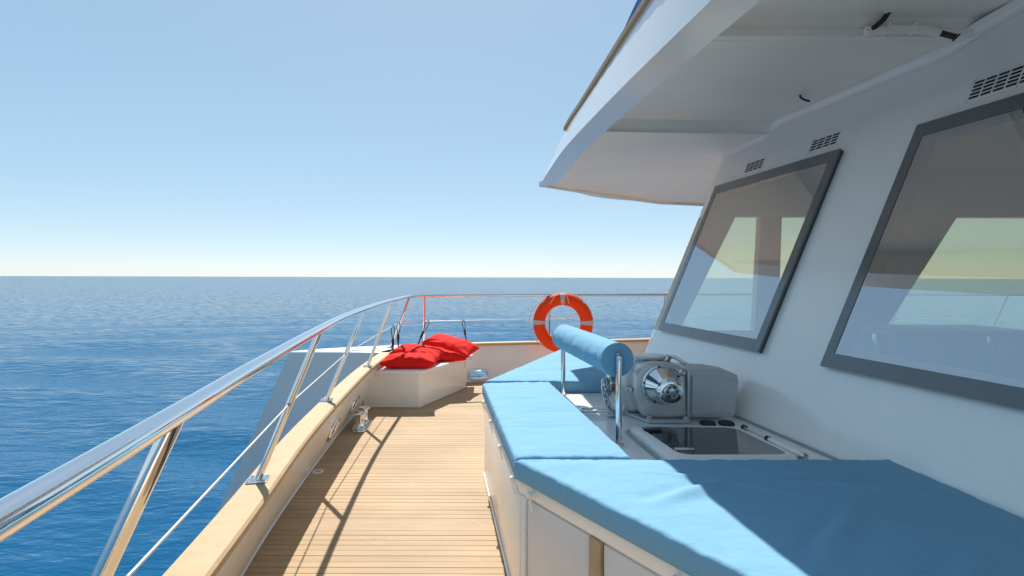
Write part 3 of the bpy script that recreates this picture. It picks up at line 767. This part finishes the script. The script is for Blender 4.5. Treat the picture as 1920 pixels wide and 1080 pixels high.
# chain gypsy on the far left cheek with a short fall of chain
lathe('chain_gypsy', [(.03,0),(.085,.0),(.085,.012),(.06,.026),(.085,.04),(.085,.05),(.03,.052)], axis_mtx((.655,3.36,.74), (-1,0,0)), STEEL, wd, 30)
ch = thing('anchor_chain', 'short fall of grey anchor chain beside the windlass', 'chain', (.66,3.3,wz))
bm0 = torus_bm(.017, .0055, 0, 2*math.pi, 16, 8, Matrix.Scale(1.45, 4, (1,0,0)), 1); chain_me = None
cpath = spline([(.585,3.36,.74),(.585,3.35,.68),(.60,3.32,.61),(.62,3.25,.580),(.60,3.19,.578)], 4)
for k, p in enumerate(cpath):
    if chain_me is None:
        bmesh.ops.recalc_face_normals(bm0, faces=bm0.faces); chain_me = bpy.data.meshes.new('link'); bm0.to_mesh(chain_me); bm0.free(); chain_me.materials.append(STEEL); chain_me.shade_smooth()
    lk = bpy.data.objects.new('link', chain_me); COL.objects.link(lk); lk.parent = ch; lk.matrix_parent_inverse = Matrix.Translation(ch.location).inverted()
    t = (cpath[min(k+1,len(cpath)-1)]-cpath[max(0,k-1)]).normalized()
    lk.matrix_basis = Matrix.Translation(p) @ t.to_track_quat('X','Z').to_matrix().to_4x4() @ Matrix.Rotation(R(90*(k%2)), 4, 'X')
ub = thing('deck_eye', 'long stainless deck eye lying on the white tray by the chain', 'deck eye', (.5,3.26,wz))
tube('eye_bar', spline([(.62,3.30,wz+.004),(.60,3.305,wz+.018),(.48,3.31,wz+.020),(.43,3.295,wz+.02),(.42,3.26,wz+.02),(.44,3.235,wz+.02),(.50,3.228,wz+.02),(.60,3.225,wz+.018),(.62,3.225,wz+.004)], 5), .0075, CHROME, ub, 12)
# ------------------------------------------------------------------ hatch, strut, foot switches
ht = thing('deck_hatch', 'dark glass deck hatch with rounded white frame in front of the windlass', 'hatch', (.97,2.63,wz))
def rrect(pts, r, n=6):
    out = []; m_ = len(pts)
    for i in range(m_):
        p = Vector((*pts[i],0)); a = Vector((*pts[i-1],0)); b = Vector((*pts[(i+1)%m_],0))
        p0 = p + (a-p).normalized()*r; p1 = p + (b-p).normalized()*r
        for k in range(n+1):
            t = k/n; q = p0*(1-t)**2 + p*2*t*(1-t) + p1*t*t; out.append((q.x, q.y))
    return out
gq = [(.680,2.862),(1.190,2.850),(1.262,2.412),(.762,2.405)]
go = [(.625,2.90),(1.225,2.89),(1.305,2.36),(.700,2.35)]
gin = rrect(gq, .06); gout = rrect(go, .08)
bm = bmesh.new(); N = len(gin)
prof = [(gout,wz),(gout,wz+.018),(rrect([(p[0]+(q[0]-p[0])*.35, p[1]+(q[1]-p[1])*.35) for p, q in zip(go,gq)], .074),wz+.034),(gin,wz+.036),(gin,wz+.024)]
rows = [[bm.verts.new((p[0],p[1],z)) for p in poly] for poly, z in prof]
for a, b in zip(rows[:-1], rows[1:]):
    for k in range(N): bm.faces.new((a[k], a[(k+1)%N], b[(k+1)%N], b[k]))
fr_ = from_bm('hatch_frame', bm, WHITE, ht, angle=40)
prism('hatch_glass', gin, wz+.018, wz+.034, HATCHG, ht, .0)
gsk = rrect([(.600,2.92),(1.235,2.905),(1.315,2.34),(.678,2.33)], .09)
prism('gasket', gsk, wz+.0005, wz+.005, SEAL, ht, .001)
for (x_, y_) in ((.735,2.78),(.80,2.47)):
    hd = prism('hatch_handle', [(x_-.045,y_-.012),(x_+.045,y_-.012),(x_+.045,y_+.012),(x_-.045,y_+.012)], wz+.031, wz+.046, BLACK if y_ > 2.6 else STEEL, ht, .004)
sa, sb = Vector((1.248,2.86,.598)), Vector((1.318,2.405,.598))
gs = thing('gas_strut', 'thin white gas strut lying along the foot of the sloping wall', 'strut', (1.28,2.63,wz))
tube('cylinder', [sa.lerp(sb,.42), sb.lerp(sa,.03)], .0115, WHITE, gs, 16)
tube('rod', [sa, sa.lerp(sb,.45)], .006, WIRE, gs, 12)
lathe('end_fitting', [(0,-.016),(.013,-.014),(.016,-.010),(.016,.010),(.013,.014),(0,.016)], axis_mtx(sb, sb-sa), STEEL, gs, 18)
for t in (.0, .44): lathe('clamp', [(.013,-.012),(.015,-.010),(.015,.010),(.013,.012)], axis_mtx(sa.lerp(sb,t), sb-sa), BLACK, gs, 14)
for t in (.02,.46,.95):
    q = sa.lerp(sb,t); box('bracket', (q.x,q.y,wz+.010), (.022,.022,.024), STEEL, gs, .003)
for x_, s in ((1.100,'left'),(1.205,'right')):
    fs = thing('foot_switch', 'round black foot switch cap behind the hatch, the %s one of the pair' % s, 'switch', (x_,2.985,wz), 'black foot switches behind the hatch')
    lathe('base_ring', [(.047,0),(.048,.006),(.044,.011),(.040,.012)], Matrix.Translation((x_,2.985,wz)), WHITE, fs, 28)
    bm = bmesh.new(); bm_lathe(bm, [(.042,.010),(.042,.020),(.036,.030),(.02,.034),(0,.035)], Matrix.Translation((x_,2.985,wz)), 28)
    from_bm('cap', bm, BLACK, fs, angle=40)
    box('hinge', (x_-.036,2.985,wz+.022), (.02,.03,.018), BLACK, fs, .004)

# ------------------------------------------------------------------ wheelhouse
wh = thing('wheelhouse', 'white wheelhouse with sloping tinted windows under a wide overhanging roof', 'wheelhouse', (2.5,2,0))
def WX(Y, z): return 1.6986 - .18*Y + .4*z
WN = Vector((-1,-.18,.4)).normalized()
def WP(Y, z, off=0): return Vector((WX(Y,z), Y, z)) + WN*off
def wall_box(name, Y0, Y1, z0, z1, o0, o1, material, parent=None, bevel=0):
    pts = [WP(Y0,z0,o1), WP(Y1,z0,o1), WP(Y1,z0,o0), WP(Y0,z0,o0), WP(Y0,z1,o1), WP(Y1,z1,o1), WP(Y1,z1,o0), WP(Y0,z1,o0)]
    return hexa(name, pts, material, parent, bevel)
# front wall with two openings and a smooth outer face
Ys = [-1.5, 1.43, 2.65, 3.25, 4.47, 4.60]; Zs = [.45, 1.00, 2.11, 2.72]
bm = bmesh.new()
vin, vout = {}, {}
for i, Y_ in enumerate(Ys):
    for j, z_ in enumerate(Zs): vout[i,j] = bm.verts.new(WP(Y_, z_, 0)); vin[i,j] = bm.verts.new(WP(Y_, z_, -.06))
def bm_dark(vs_): bm.faces.new(vs_).material_index = 1
solid = lambda i, j: 0 <= i < 5 and 0 <= j < 3 and not (i in (1,3) and j == 1)
for i in range(5):
    for j in range(3):
        if not solid(i,j): continue
        bm.faces.new((vout[i,j], vout[i+1,j], vout[i+1,j+1], vout[i,j+1])); bm.faces.new((vin[i,j], vin[i,j+1], vin[i+1,j+1], vin[i+1,j])).material_index = 1
        if not solid(i-1,j): bm_dark((vout[i,j], vout[i,j+1], vin[i,j+1], vin[i,j]))
        if not solid(i+1,j): bm_dark((vout[i+1,j], vin[i+1,j], vin[i+1,j+1], vout[i+1,j+1]))
        if not solid(i,j-1): bm_dark((vout[i,j], vin[i,j], vin[i+1,j], vout[i+1,j]))
        if not solid(i,j+1): bm_dark((vout[i,j+1], vout[i+1,j+1], vin[i+1,j+1], vin[i,j+1]))
fw = from_bm('front_wall', bm, WALLW, wh); fw.data.materials.append(INTERD)
# windows: a proud pane with a dark band round it
for Y0, Y1 in ((3.195,4.525),(1.375,2.705)):
    z0, z1, bw = .945, 2.165, .070
    w_o = None
    bm = bmesh.new()
    o_ = [(Y0,z0),(Y1,z0),(Y1,z1),(Y0,z1)]; i_ = [(Y0+bw*.8,z0+bw),(Y1-bw*.8,z0+bw),(Y1-bw*.8,z1-bw),(Y0+bw*.8,z1-bw)]
    A = [bm.verts.new(WP(*p,.034)) for p in o_]; B = [bm.verts.new(WP(*p,.034)) for p in i_]; C = [bm.verts.new(WP(*p,.020)) for p in i_]; D = [bm.verts.new(WP(*p,.020)) for p in o_]
    for k in range(4):
        j = (k+1) % 4
        bm.faces.new((A[k],A[j],B[j],B[k])); bm.faces.new((B[k],B[j],C[j],C[k])); bm.faces.new((C[k],C[j],D[j],D[k])); bm.faces.new((D[k],D[j],A[j],A[k]))
    w_o = from_bm('window', bm, FRIT, wh)
    e = .004
    bm = bmesh.new()
    A = [bm.verts.new(WP(*p,.0195)) for p in o_]; D = [bm.verts.new(WP(*p,.001)) for p in [(Y0+e,z0+e),(Y1-e,z0+e),(Y1-e,z1-e),(Y0+e,z1-e)]]
    E = [bm.verts.new(WP(*p,.001)) for p in i_]; F_ = [bm.verts.new(WP(*p,.0195)) for p in i_]
    for k in range(4):
        j = (k+1) % 4
        bm.faces.new((A[k],A[j],D[j],D[k])); bm.faces.new((D[k],D[j],E[j],E[k])); bm.faces.new((E[k],E[j],F_[j],F_[k])); bm.faces.new((F_[k],F_[j],A[j],A[k]))
    from_bm('edge_seal', bm, FRITE, w_o)
    wall_box('pane', i_[0][0]+.001, i_[1][0]-.001, i_[0][1]+.001, i_[2][1]-.001, .024, .031, GLASS, w_o)
tube('foot_seal', [WP(Y_, .572, .004) for Y_ in (2.25,2.6,3.0,3.5,4.0)], .006, SEAL, wh, 6)
# louvred vents
def vent(Y0, Y1, z0, z1, cols, rows):
    m_ = .012
    v = wall_box('vent_grille', Y0-m_, Y1+m_, z0-m_, z1+m_, .0005, .003, WALLW, wh, .0008)
    cw = (Y1-Y0)/cols; rh = (z1-z0)/rows
    for c in range(cols):
        for r_ in range(rows):
            wall_box('slot', Y0+c*cw+cw*.08, Y0+(c+1)*cw-cw*.08, z0+r_*rh+rh*.2, z0+(r_+1)*rh-rh*.22, .0032, .0036, DARK, v)
            wall_box('louvre', Y0+c*cw+cw*.06, Y0+(c+1)*cw-cw*.06, z0+(r_+1)*rh-rh*.22, z0+(r_+1)*rh-rh*.02, .0033, .007, WALLW, v)
    for k in range(3):
        for zz in (z0-m_*.4, z1+m_*.4):
            Yk = Y0 + (Y1-Y0)*k/2; lathe('screw', [(.0035,0),(.003,.0012),(0,.0016)], axis_mtx(WP(Yk,zz,.003), WN), STEEL, v, 8)
vent(4.00, 4.21, 2.225, 2.300, 4, 4)
vent(3.29, 3.52, 2.230, 2.305, 4, 4)
vent(2.09, 2.51, 2.235, 2.325, 8, 5)
# far side wall of the wheelhouse with side windows
sw = 4.60
def ypanel(name, poly, y0, y1, material, parent, bevel=.004): return prism(name, poly, y0, y1, material, parent, bevel, mtx=XZ)
xw = lambda z: WX(sw, z)
ypanel('side_sill', [(xw(.45),.45),(7.0,.45),(7.0,.95),(xw(.95),.95)], 4.602, 4.70, WALLW, wh)
ypanel('side_header', [(xw(1.93),1.93),(7.0,1.93),(7.0,2.72),(xw(2.72),2.72)], 4.602, 4.70, WALLW, wh)
ypanel('side_post', [(xw(.95),.95),(xw(.95)+.20,.95),(1.93,1.93),(xw(1.93),1.93)], 4.602, 4.70, INTER, wh)
ypanel('side_post', [(2.10,.952),(2.30,.952),(2.33,1.928),(2.15,1.928)], 4.603, 4.70, INTER, wh)
ypanel('side_post', [(2.68,.952),(3.22,.952),(3.84,1.928),(2.78,1.928)], 4.603, 4.70, INTER, wh)
for x0, x1 in ((1.72,2.2),(2.25,2.75),(3.15,7.0)):
    if x0 < 2: ypanel('side_pane', [(xw(.94)+.05,.94),(2.2,.94),(2.2,1.94),(xw(1.94)+.05,1.94)], 4.655, 4.66, GLASSC, wh, 0)
    else: hexa('side_pane', [(x0,4.655,.94),(x1,4.655,.94),(x1,4.66,.94),(x0,4.66,.94),(x0,4.655,1.94),(x1,4.655,1.94),(x1,4.66,1.94),(x0,4.66,1.94)], GLASSC, wh)
# rest of the room
hexa('cabin_floor', [(2.25,-1.5,.35),(7,-1.5,.35),(7,4.6,.35),(1.2,4.6,.35),(2.25,-1.5,.40),(7,-1.5,.40),(7,4.6,.40),(1.2,4.6,.40)], INTERD, wh)
hexa('back_wall', [(7.0,-1.5,.4),(7.1,-1.5,.4),(7.1,4.7,.4),(7.0,4.7,.4),(7.0,-1.5,2.7),(7.1,-1.5,2.7),(7.1,4.7,2.7),(7.0,4.7,2.7)], INTER, wh)
hexa('port_wall', [(2.25,-1.6,.4),(7.1,-1.6,.4),(7.1,-1.5,.4),(2.25,-1.5,.4),(3.15,-1.6,2.7),(7.1,-1.6,2.7),(7.1,-1.5,2.7),(3.15,-1.5,2.7)], WALLW, wh)
hexa('cabin_ceiling', [(3.0,-1.5,2.30),(7,-1.5,2.30),(7,4.6,2.30),(1.9,4.6,2.30),(3.02,-1.5,2.34),(7,-1.5,2.34),(7,4.6,2.34),(1.92,4.6,2.34)], INTER, wh)
# furniture dimly seen through the glass
tb = thing('dash_console', 'dark helm console seen dimly through the sloping windows', 'console', (2.4,3.0,.4))
prism('console_body', [(1.75,4.4),(2.3,4.4),(2.75,.2),(2.35,.2)], .401, .86, INTERD, tb, .02)
prism('console_top', [(1.72,4.45),(2.35,4.45),(2.8,.15),(2.40,.15)], .86, .90, INTER, tb, .01)
sf = thing('helm_sofa', 'purple sofa inside the cabin behind the nearest window', 'sofa', (3.4,2.9,.4))
box('seat', (3.5,2.9,.62), (.75,1.5,.44), SOFA, sf, .05, 4)
box('backrest', (3.85,2.9,.95), (.22,1.5,.55), SOFA, sf, .07, 4)
tbl = thing('saloon_table', 'pale table inside the cabin by the far side windows', 'table', (3.3,4.1,.4))
box('table_top', (3.3,4.15,1.00), (1.1,.6,.035), TEAK, tbl, .01)
for sx in (-.45,.45): box('leg', (3.3+sx,4.15,.69), (.06,.06,.58), STEEL, tbl, .005)

# ------------------------------------------------------------------ roof
roof = thing('roof', 'roof', 'roof', (1.5,3,2.35)); 
for k_ in ('label','category'): del roof[k_]
roof.parent = wh; roof.matrix_parent_inverse = Matrix.Translation(-wh.location)
LZ, TZ = 2.35, 2.70
lip = spline([(1.20,-2.2,LZ),(.96,0,LZ),(.80,1.1,LZ),(.665,1.907,LZ),(.527,2.8,LZ),(.39,3.86,LZ),(.325,4.75,LZ),(.28,5.59,LZ)], 6)
trim = spline([(1.12,-2.2,TZ),(.885,0,TZ),(.77,1.1,TZ),(.69,1.9,TZ),(.612,2.8,TZ),(.533,3.83,TZ),(.469,4.69,TZ),(.30,5.56,LZ+.03)], 6)
far = [Vector(p) for p in ((.28,5.59,LZ),(1.02,6.23,LZ),(1.90,6.90,LZ),(2.68,7.12,LZ),(4.2,7.2,LZ),(8,7.2,LZ))]
bm = bmesh.new()
a = [bm.verts.new(p) for p in lip]; b = [bm.verts.new(p) for p in trim]
for k in range(len(a)-1): bm.faces.new((a[k], a[k+1], b[k+1], b[k]))
# lip underside
lipin = [p + Vector((.165, .03, .0)) for p in lip[:-1]] + [lip[-1] + Vector((.14,-.10,0))]
c = [bm.verts.new(p) for p in lipin]
for k in range(len(a)-1): bm.faces.new((a[k+1], a[k], c[k], c[k+1]))
d = [bm.verts.new(p + Vector((.0,0,.32))) for p in lipin]
for k in range(len(a)-1): bm.faces.new((c[k+1], c[k], d[k], d[k+1]))
from_bm('fascia', bm, WALLW, roof, angle=30)
# far edge lip
bm = bmesh.new(); rows = []
for k, p in enumerate(far):
    nn = Vector((-.65,.76,0)) if k < 2 else (Vector((-.4,.9,0)) if k == 2 else Vector((0,1,0)))
    rows.append([bm.verts.new(q) for q in (p, p+Vector((0,0,.055)), p-nn*.05+Vector((0,0,.055)), p-nn*.05)])
for r0, r1 in zip(rows[:-1], rows[1:]):
    for k in range(4): bm.faces.new((r0[k], r0[(k+1)%4], r1[(k+1)%4], r1[k]))
bm.faces.new(rows[0]); bm.faces.new(rows[-1][::-1])
from_bm('far_lip', bm, WHITE, roof, angle=30)
# ceiling panels: stepped towards the far end
def slab(name, poly3, material, t=.04):
    bm = bmesh.new(); A = [bm.verts.new(p) for p in poly3]; B = [bm.verts.new(Vector(p)+Vector((0,0,t))) for p in poly3]
    n = len(A); bm.faces.new(A); bm.faces.new(B[::-1])
    for k in range(n): bm.faces.new((A[k], B[k], B[(k+1)%n], A[(k+1)%n]))
    return from_bm(name, bm, material, roof)
def lx(y): return float(np.interp(y, [p.y for p in lipin], [p.x for p in lipin])) - .02
near_y = list(np.linspace(-2.2, 2.60, 10)); mid_y = list(np.linspace(2.60, 4.02, 5))
slab('ceiling_panel', [(lx(y_), y_, 2.66) for y_ in near_y] + [(7.5,2.60,2.66),(7.5,-2.2,2.66)], CEIL)
slab('ceiling_panel', [(lx(y_), y_, 2.58) for y_ in mid_y] + [(7.5,4.14,2.58),(7.5,2.62,2.58)], CEIL)
def step(name, y0, y1, z0, z1):
    x0, x1 = lx(y0)-.0, 7.5; rows = []
    bm = bmesh.new(); n = 8
    for k in range(n+1):
        t = k/n; ang_ = t*math.pi/2
        yy = (1-math.cos(ang_))*.05 if t > .5 else 0
        s_ = t; z = z1 + (z0-z1)*s_; off = .05*s_ + .03*(1-math.cos(math.pi*s_))/2
        rows.append((bm.verts.new((x0, y0+off, z)), bm.verts.new((x1, y1+off, z))))
    for r0, r1 in zip(rows[:-1], rows[1:]): bm.faces.new((r0[0], r0[1], r1[1], r1[0]))
    for f_ in bm.faces: f_.smooth = True
    me = bpy.data.meshes.new(name); bm.to_mesh(me); bm.free(); return link(name, me, CEIL, roof)
step('ceiling_beam', 2.57, 2.58, 2.578, 2.662)
step('ceiling_beam', 3.97, 4.09, 2.498, 2.582)
# far part in two gently creased panels
cl = [(lx(4.0),4.0,2.50),(lx(4.13)+.02,4.13+.1,2.47)]
bm = bmesh.new()
A = [(lx(4.0),4.0,2.499),(1.9,4.06,2.499),(7.5,4.14,2.499)]
C = [(lx(4.32),4.32,2.445),(2.08,5.02,2.435),(7.5,5.4,2.43)]
Fp = [(far[0].x+.06,far[0].y-.03,2.365),(far[2].x,far[2].y-.04,2.375),(7.5,7.16,2.375)]
def srow(p, n=12):
    q = spline(p, n); return [bm.verts.new(v) for v in q]
ra, rc, rf = srow(A), srow(C), srow(Fp)
rab = [bm.verts.new(x.co.lerp(y_.co,.5)+Vector((0,0,.010))) for x, y_ in zip(ra, rc)]
rcf = [bm.verts.new(x.co.lerp(y_.co,.5)+Vector((0,0,.012))) for x, y_ in zip(rc, rf)]
for r0, r1 in ((ra,rab),(rab,rc),(rc,rcf),(rcf,rf)):
    for k in range(len(r0)-1): bm.faces.new((r0[k], r0[k+1], r1[k+1], r1[k]))
from_bm('ceiling_panel', bm, CEIL, roof, angle=60)
# roof top skin and teak edge trim
bm = bmesh.new()
tv = [bm.verts.new(p + Vector((.01,0,-.004))) for p in trim]
rv = [bm.verts.new((7.5, p.y if p.y < 5.2 else p.y, TZ+.06)) for p in trim[:-1]]
for k in range(len(rv)-1): bm.faces.new((tv[k], tv[k+1], rv[k+1], rv[k]))
fv = [bm.verts.new(p+Vector((0,-.01,.05))) for p in far]
bm.faces.new((tv[-2], tv[-1], fv[0], fv[1], fv[2], fv[3], fv[4], fv[5], rv[-1]))
bmesh.ops.triangulate(bm, faces=[f_ for f_ in bm.faces if len(f_.verts) > 4])
from_bm('roof_skin', bm, WHITE, roof)
bm = bmesh.new(); rows = []
for p in trim[:-6]:
    rows.append([bm.verts.new(p+Vector(q)) for q in ((-.022,-.004,-.012),(.03,0,-.012),(.03,0,.016),(-.022,-.004,.016))])
for r0, r1 in zip(rows[:-1], rows[1:]):
    for k in range(4): bm.faces.new((r0[k], r0[(k+1)%4], r1[(k+1)%4], r1[k]))
bm.faces.new(rows[0]); bm.faces.new(rows[-1][::-1])
from_bm('edge_trim', bm, TEAK, roof)
# cove where wall meets ceiling
bm = bmesh.new(); rows = []
for Y_ in np.linspace(-1.5, 4.6, 40):
    zc = 2.655 if Y_ < 2.55 else (2.575 if Y_ < 3.99 else 2.49)
    if 2.5 < Y_ < 2.7: zc = 2.655 - .08*(Y_-2.5)/.2
    row = []
    for k in range(6):
        t = k/5*math.pi/2; r_ = .05
        row.append(bm.verts.new((WX(Y_, zc-r_+r_*math.sin(t)) - .001 - r_*(1-math.cos(t))*1.3, Y_, zc - r_ + r_*math.sin(t)+.003)))
    rows.append(row)
for r0, r1 in zip(rows[:-1], rows[1:]):
    for k in range(5): bm.faces.new((r0[k], r1[k], r1[k+1], r0[k+1]))
from_bm('cove', bm, WALLW, roof, angle=60)

# hoses on the ceiling
h1 = thing('cable_hose', 'black curved hose end and white conduit crossing the overhang ceiling', 'conduit', (1.9,2.5,2.6))
tube('hose', spline([(1.775,2.52,2.662),(1.765,2.535,2.635),(1.735,2.55,2.605),(1.705,2.56,2.585)], 6), .0125, BLACK, h1, 12)
lathe('collar', [(.013,0),(.019,.001),(.019,.006),(.013,.008)], axis_mtx((1.776,2.52,2.660),(0,0,-1)), WHITE, h1, 14)
tube('conduit', spline([(1.70,2.565,2.588),(1.78,2.57,2.600),(1.95,2.57,2.600),(2.05,2.565,2.585)], 6), .021, CEIL, h1, 14)
for x_ in (1.80,1.93): box('strap', (x_,2.57,2.605), (.012,.055,.05), CEIL, h1, .004)
tube('hose_end', spline([(2.04,2.566,2.586),(2.08,2.55,2.565),(2.105,2.535,2.548)], 4), .0135, BLACK, h1, 12)
lathe('collar', [(.014,0),(.020,.001),(.020,.007),(.014,.009)], axis_mtx((2.11,2.533,2.543),(-.6,.2,.6)), BLACK, h1, 14)
h2 = tube('cable_loop', spline([(1.855,3.44,2.582),(1.856,3.435,2.565),(1.872,3.42,2.545),(1.895,3.40,2.528)], 5), .007, BLACK, None, 10)
tag(h2, 'small black cable loop where ceiling meets wall above the middle vent', 'cable')

# upper deck rail with blue cover, peeping over the roof edge
ur = thing('upper_deck_rail', 'blue covered rail on thin posts above the roof edge', 'railing', (.8,3,2.72))
up = spline([(.95,-1.5,3.1),(.86,1.0,3.1),(.815,2.6,3.1),(.79,3.3,3.1),(.775,3.95,3.06)], 8)
tube('blue_cover', up, .028, BLUECOVER, ur, 14)
tube('wire', [p+Vector((.0,0,-.18)) for p in up], .004, WIRE, ur, 6)
for yy in (-.5,.6,1.7,2.75,3.3,3.9):
    xx = float(np.interp(yy, [p.y for p in up], [p.x for p in up]))
    tube('post', [(xx,yy,2.70),(xx,yy,3.09)], .011, CHROME, ur, 10)
